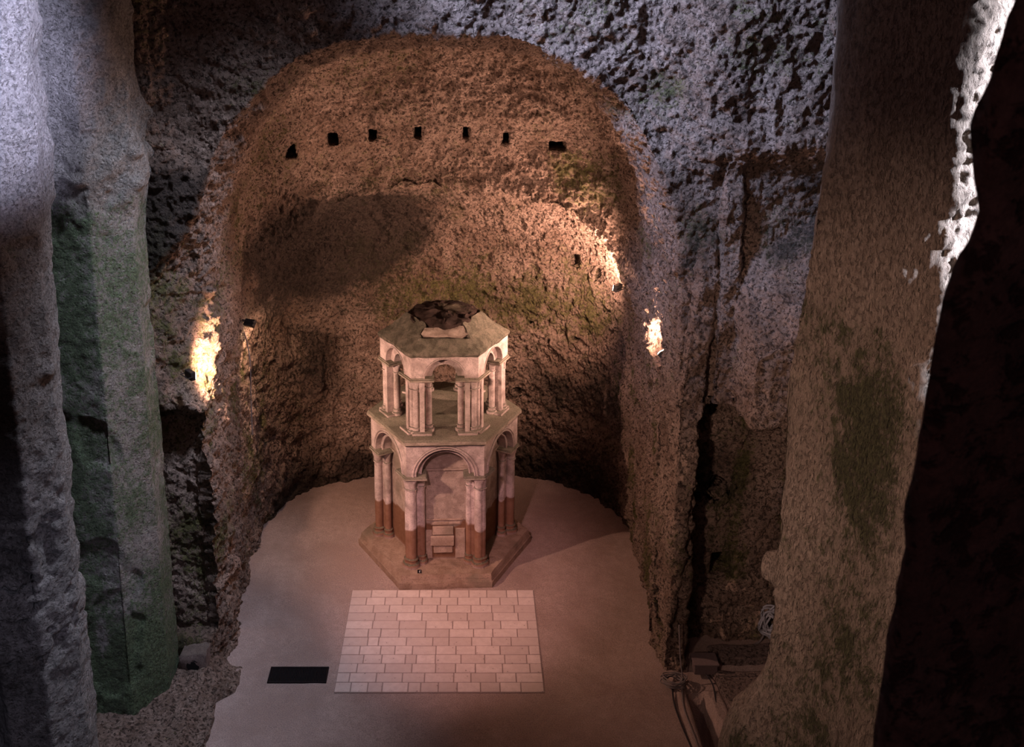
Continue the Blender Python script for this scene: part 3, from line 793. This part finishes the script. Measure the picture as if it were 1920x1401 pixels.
# ------------------------------------------------------------------ floodlights and light
black = plain('lamp_black', (.02, .018, .018), .4)
glow = plain('lamp_glass', (1, .9, .75), .3, 0, (1.0, .80, .55), 60)
def flood(loc, rz, tilt, label, power, col, spread=150, s=1.0):
    t = empty('floodlight', loc); t.rotation_euler = (tilt, 0, rz)
    tag(t, label, 'lamp', 'floodlights on the rock walls')
    bm = bmesh.new(); box(bm, (-.11*s, -.02, -.07*s), (.11*s, .07, .07*s), .012); MO('lamp_housing', bm, black, t)
    bm = bmesh.new(); box(bm, (-.095*s, .071, -.055*s), (.095*s, .078, .055*s), .002); MO('lamp_lens', bm, glow, t)
    bm = bmesh.new(); tube(bm, [(-.125*s, .02, 0), (-.125*s, -.08, 0), (.125*s, -.08, 0), (.125*s, .02, 0)], .008); MO('lamp_bracket', bm, black, t)
    ld = bpy.data.lights.new('flood', 'SPOT'); ld.energy = power; ld.color = col; ld.spot_size = math.radians(spread); ld.spot_blend = .6; ld.shadow_soft_size = .05
    lo = bpy.data.objects.new('flood_lamp', ld); COL.objects.link(lo)
    lo.parent = t; lo.location = (0, .12, 0); lo.rotation_euler = (PI/2, 0, 0)
    lo.rotation_euler = (math.radians(90), 0, 0)       # spot looks along -Z: turn it to the lens side (+Y)
    return t
W = (1.0, .57, .41)
def aim(loc, tgt):
    d = Vector(tgt)-Vector(loc); rz = math.atan2(-d.x, d.y); tilt = math.atan2(d.z, math.hypot(d.x, d.y)); return rz, tilt
def mk(loc, tgt, label, power, col=W, spread=150, s=1.0):
    rz, tl = aim(loc, tgt); return flood(loc, rz, tl, label, power, col, spread, s)
mk((-3.66, -1.2, 5.45), (-2.4, 1.6, 2.2), 'small black floodlight shining on the left apse wall above its hanging cable', 300, (1.0, .6, .4), 105)
mk((3.48, -.21, 5.80), (0.6, 2.2, 6.4), 'floodlight on the right apse wall dazzling beside the lit mossy rock', 1000, W, 170)
mk((-4.02, -4.04, 5.62), (0.6, .2, 5.5), 'floodlight hidden in the glowing rock hollow left of the arch', 1200, W, 150)
mk((3.90, -2.72, 5.42), (.6, .6, 8.8), 'floodlight glowing in the slit of the right arch jamb', 850, W, 176, .7)
cable('cable', [(-3.74, -1.32, 5.3), (-3.70, -1.25, 5.0), (-3.66, -1.3, 4.6), (-3.68, -1.3, 4.0), (-3.68, -1.35, 3.2)], .012, cabm, 'thin cable hanging down the rock below the left floodlight')

def spot(name, loc, tgt, power, col, size, blend=.5, soft=.4):
    ld = bpy.data.lights.new(name, 'SPOT'); ld.energy = power; ld.color = col; ld.spot_size = math.radians(size); ld.spot_blend = blend; ld.shadow_soft_size = soft
    o = bpy.data.objects.new(name, ld); COL.objects.link(o); o.location = loc
    o.rotation_euler = (Vector(tgt)-Vector(loc)).to_track_quat('-Z', 'Y').to_euler(); return o
def area(name, loc, tgt, power, col, sx, sy):
    ld = bpy.data.lights.new(name, 'AREA'); ld.shape = 'RECTANGLE'; ld.size = sx; ld.size_y = sy; ld.energy = power; ld.color = col
    o = bpy.data.objects.new(name, ld); COL.objects.link(o); o.location = loc
    o.rotation_euler = (Vector(tgt)-Vector(loc)).to_track_quat('-Z', 'Y').to_euler(); return o
COOL = (.62, .65, 1.0)
# daylight from the high windows of the nave, behind and beside the viewer, then two added fills
spot('window_high', (-3.6, -8.0, 16.2), (2.2, -4.2, 12.7), 15000, (.50, .62, 1.0), 54, 1.0, .9)
spot('window_left', (1.5, -15, 14.5), (-5.3, -8.2, 11.5), 20000, COOL, 27, .7, .25)
wr = spot('window_right', (15, -9.5, 13), (6.8, -7.4, 9.9), 70000, (.76, .82, 1.0), 40, .35, .3); wr.scale = (.33, 1, 1)
spot('pillar_cool_fill', (-.2, -6.9, 14.6), (-5.0, -4.9, 3.2), 5200, (.72, .78, 1.0), 52, 1.0, .5)  # added cool fill for the mossy pillar, not a window
spot('pier_fill', (-2.5, -16.0, 9.0), (5.2, -8.2, 5.8), 3900, (1.0, .66, .52), 50, 1.0, .3)  # added warm fill to brighten the pier, no real lamp
# warm floodlight of the nave on the gallery side, then added fills
spot('nave_flood', (-2.2, -13.0, 12.0), (0, -3.0, 1.5), 6200, (1.0, .53, .52), 22, 1.0, .3)
spot('pillar_low_fill', (-1.5, -14.5, 9.5), (-4.9, -8.5, 4.2), 700, (.66, .68, 1.0), 34, 1.0, .3)  # added cool fill for the near pillar's lower part, not a window
area('outcrop_fill', (-.5, -20.5, 12.8), (3, -16, 11), 5, (1.0, .45, .4), .4, .4)  # added weak fill behind the camera to lift the near outcrop
area('nave_fill', (0.8, -13.5, 13.0), (1.5, -5, 4), 50, (1.0, .55, .5), 1.5, .8)

w = bpy.data.worlds.new('world'); SC.world = w; w.use_nodes = True
w.node_tree.nodes['Background'].inputs[0].default_value = (.35, .3, .45, 1); w.node_tree.nodes['Background'].inputs[1].default_value = .02

SC.view_settings.view_transform = 'Standard'; SC.view_settings.look = 'None'; SC.view_settings.gamma = 1
SC.view_settings.use_curve_mapping = False; SC.view_settings.exposure = -0.1
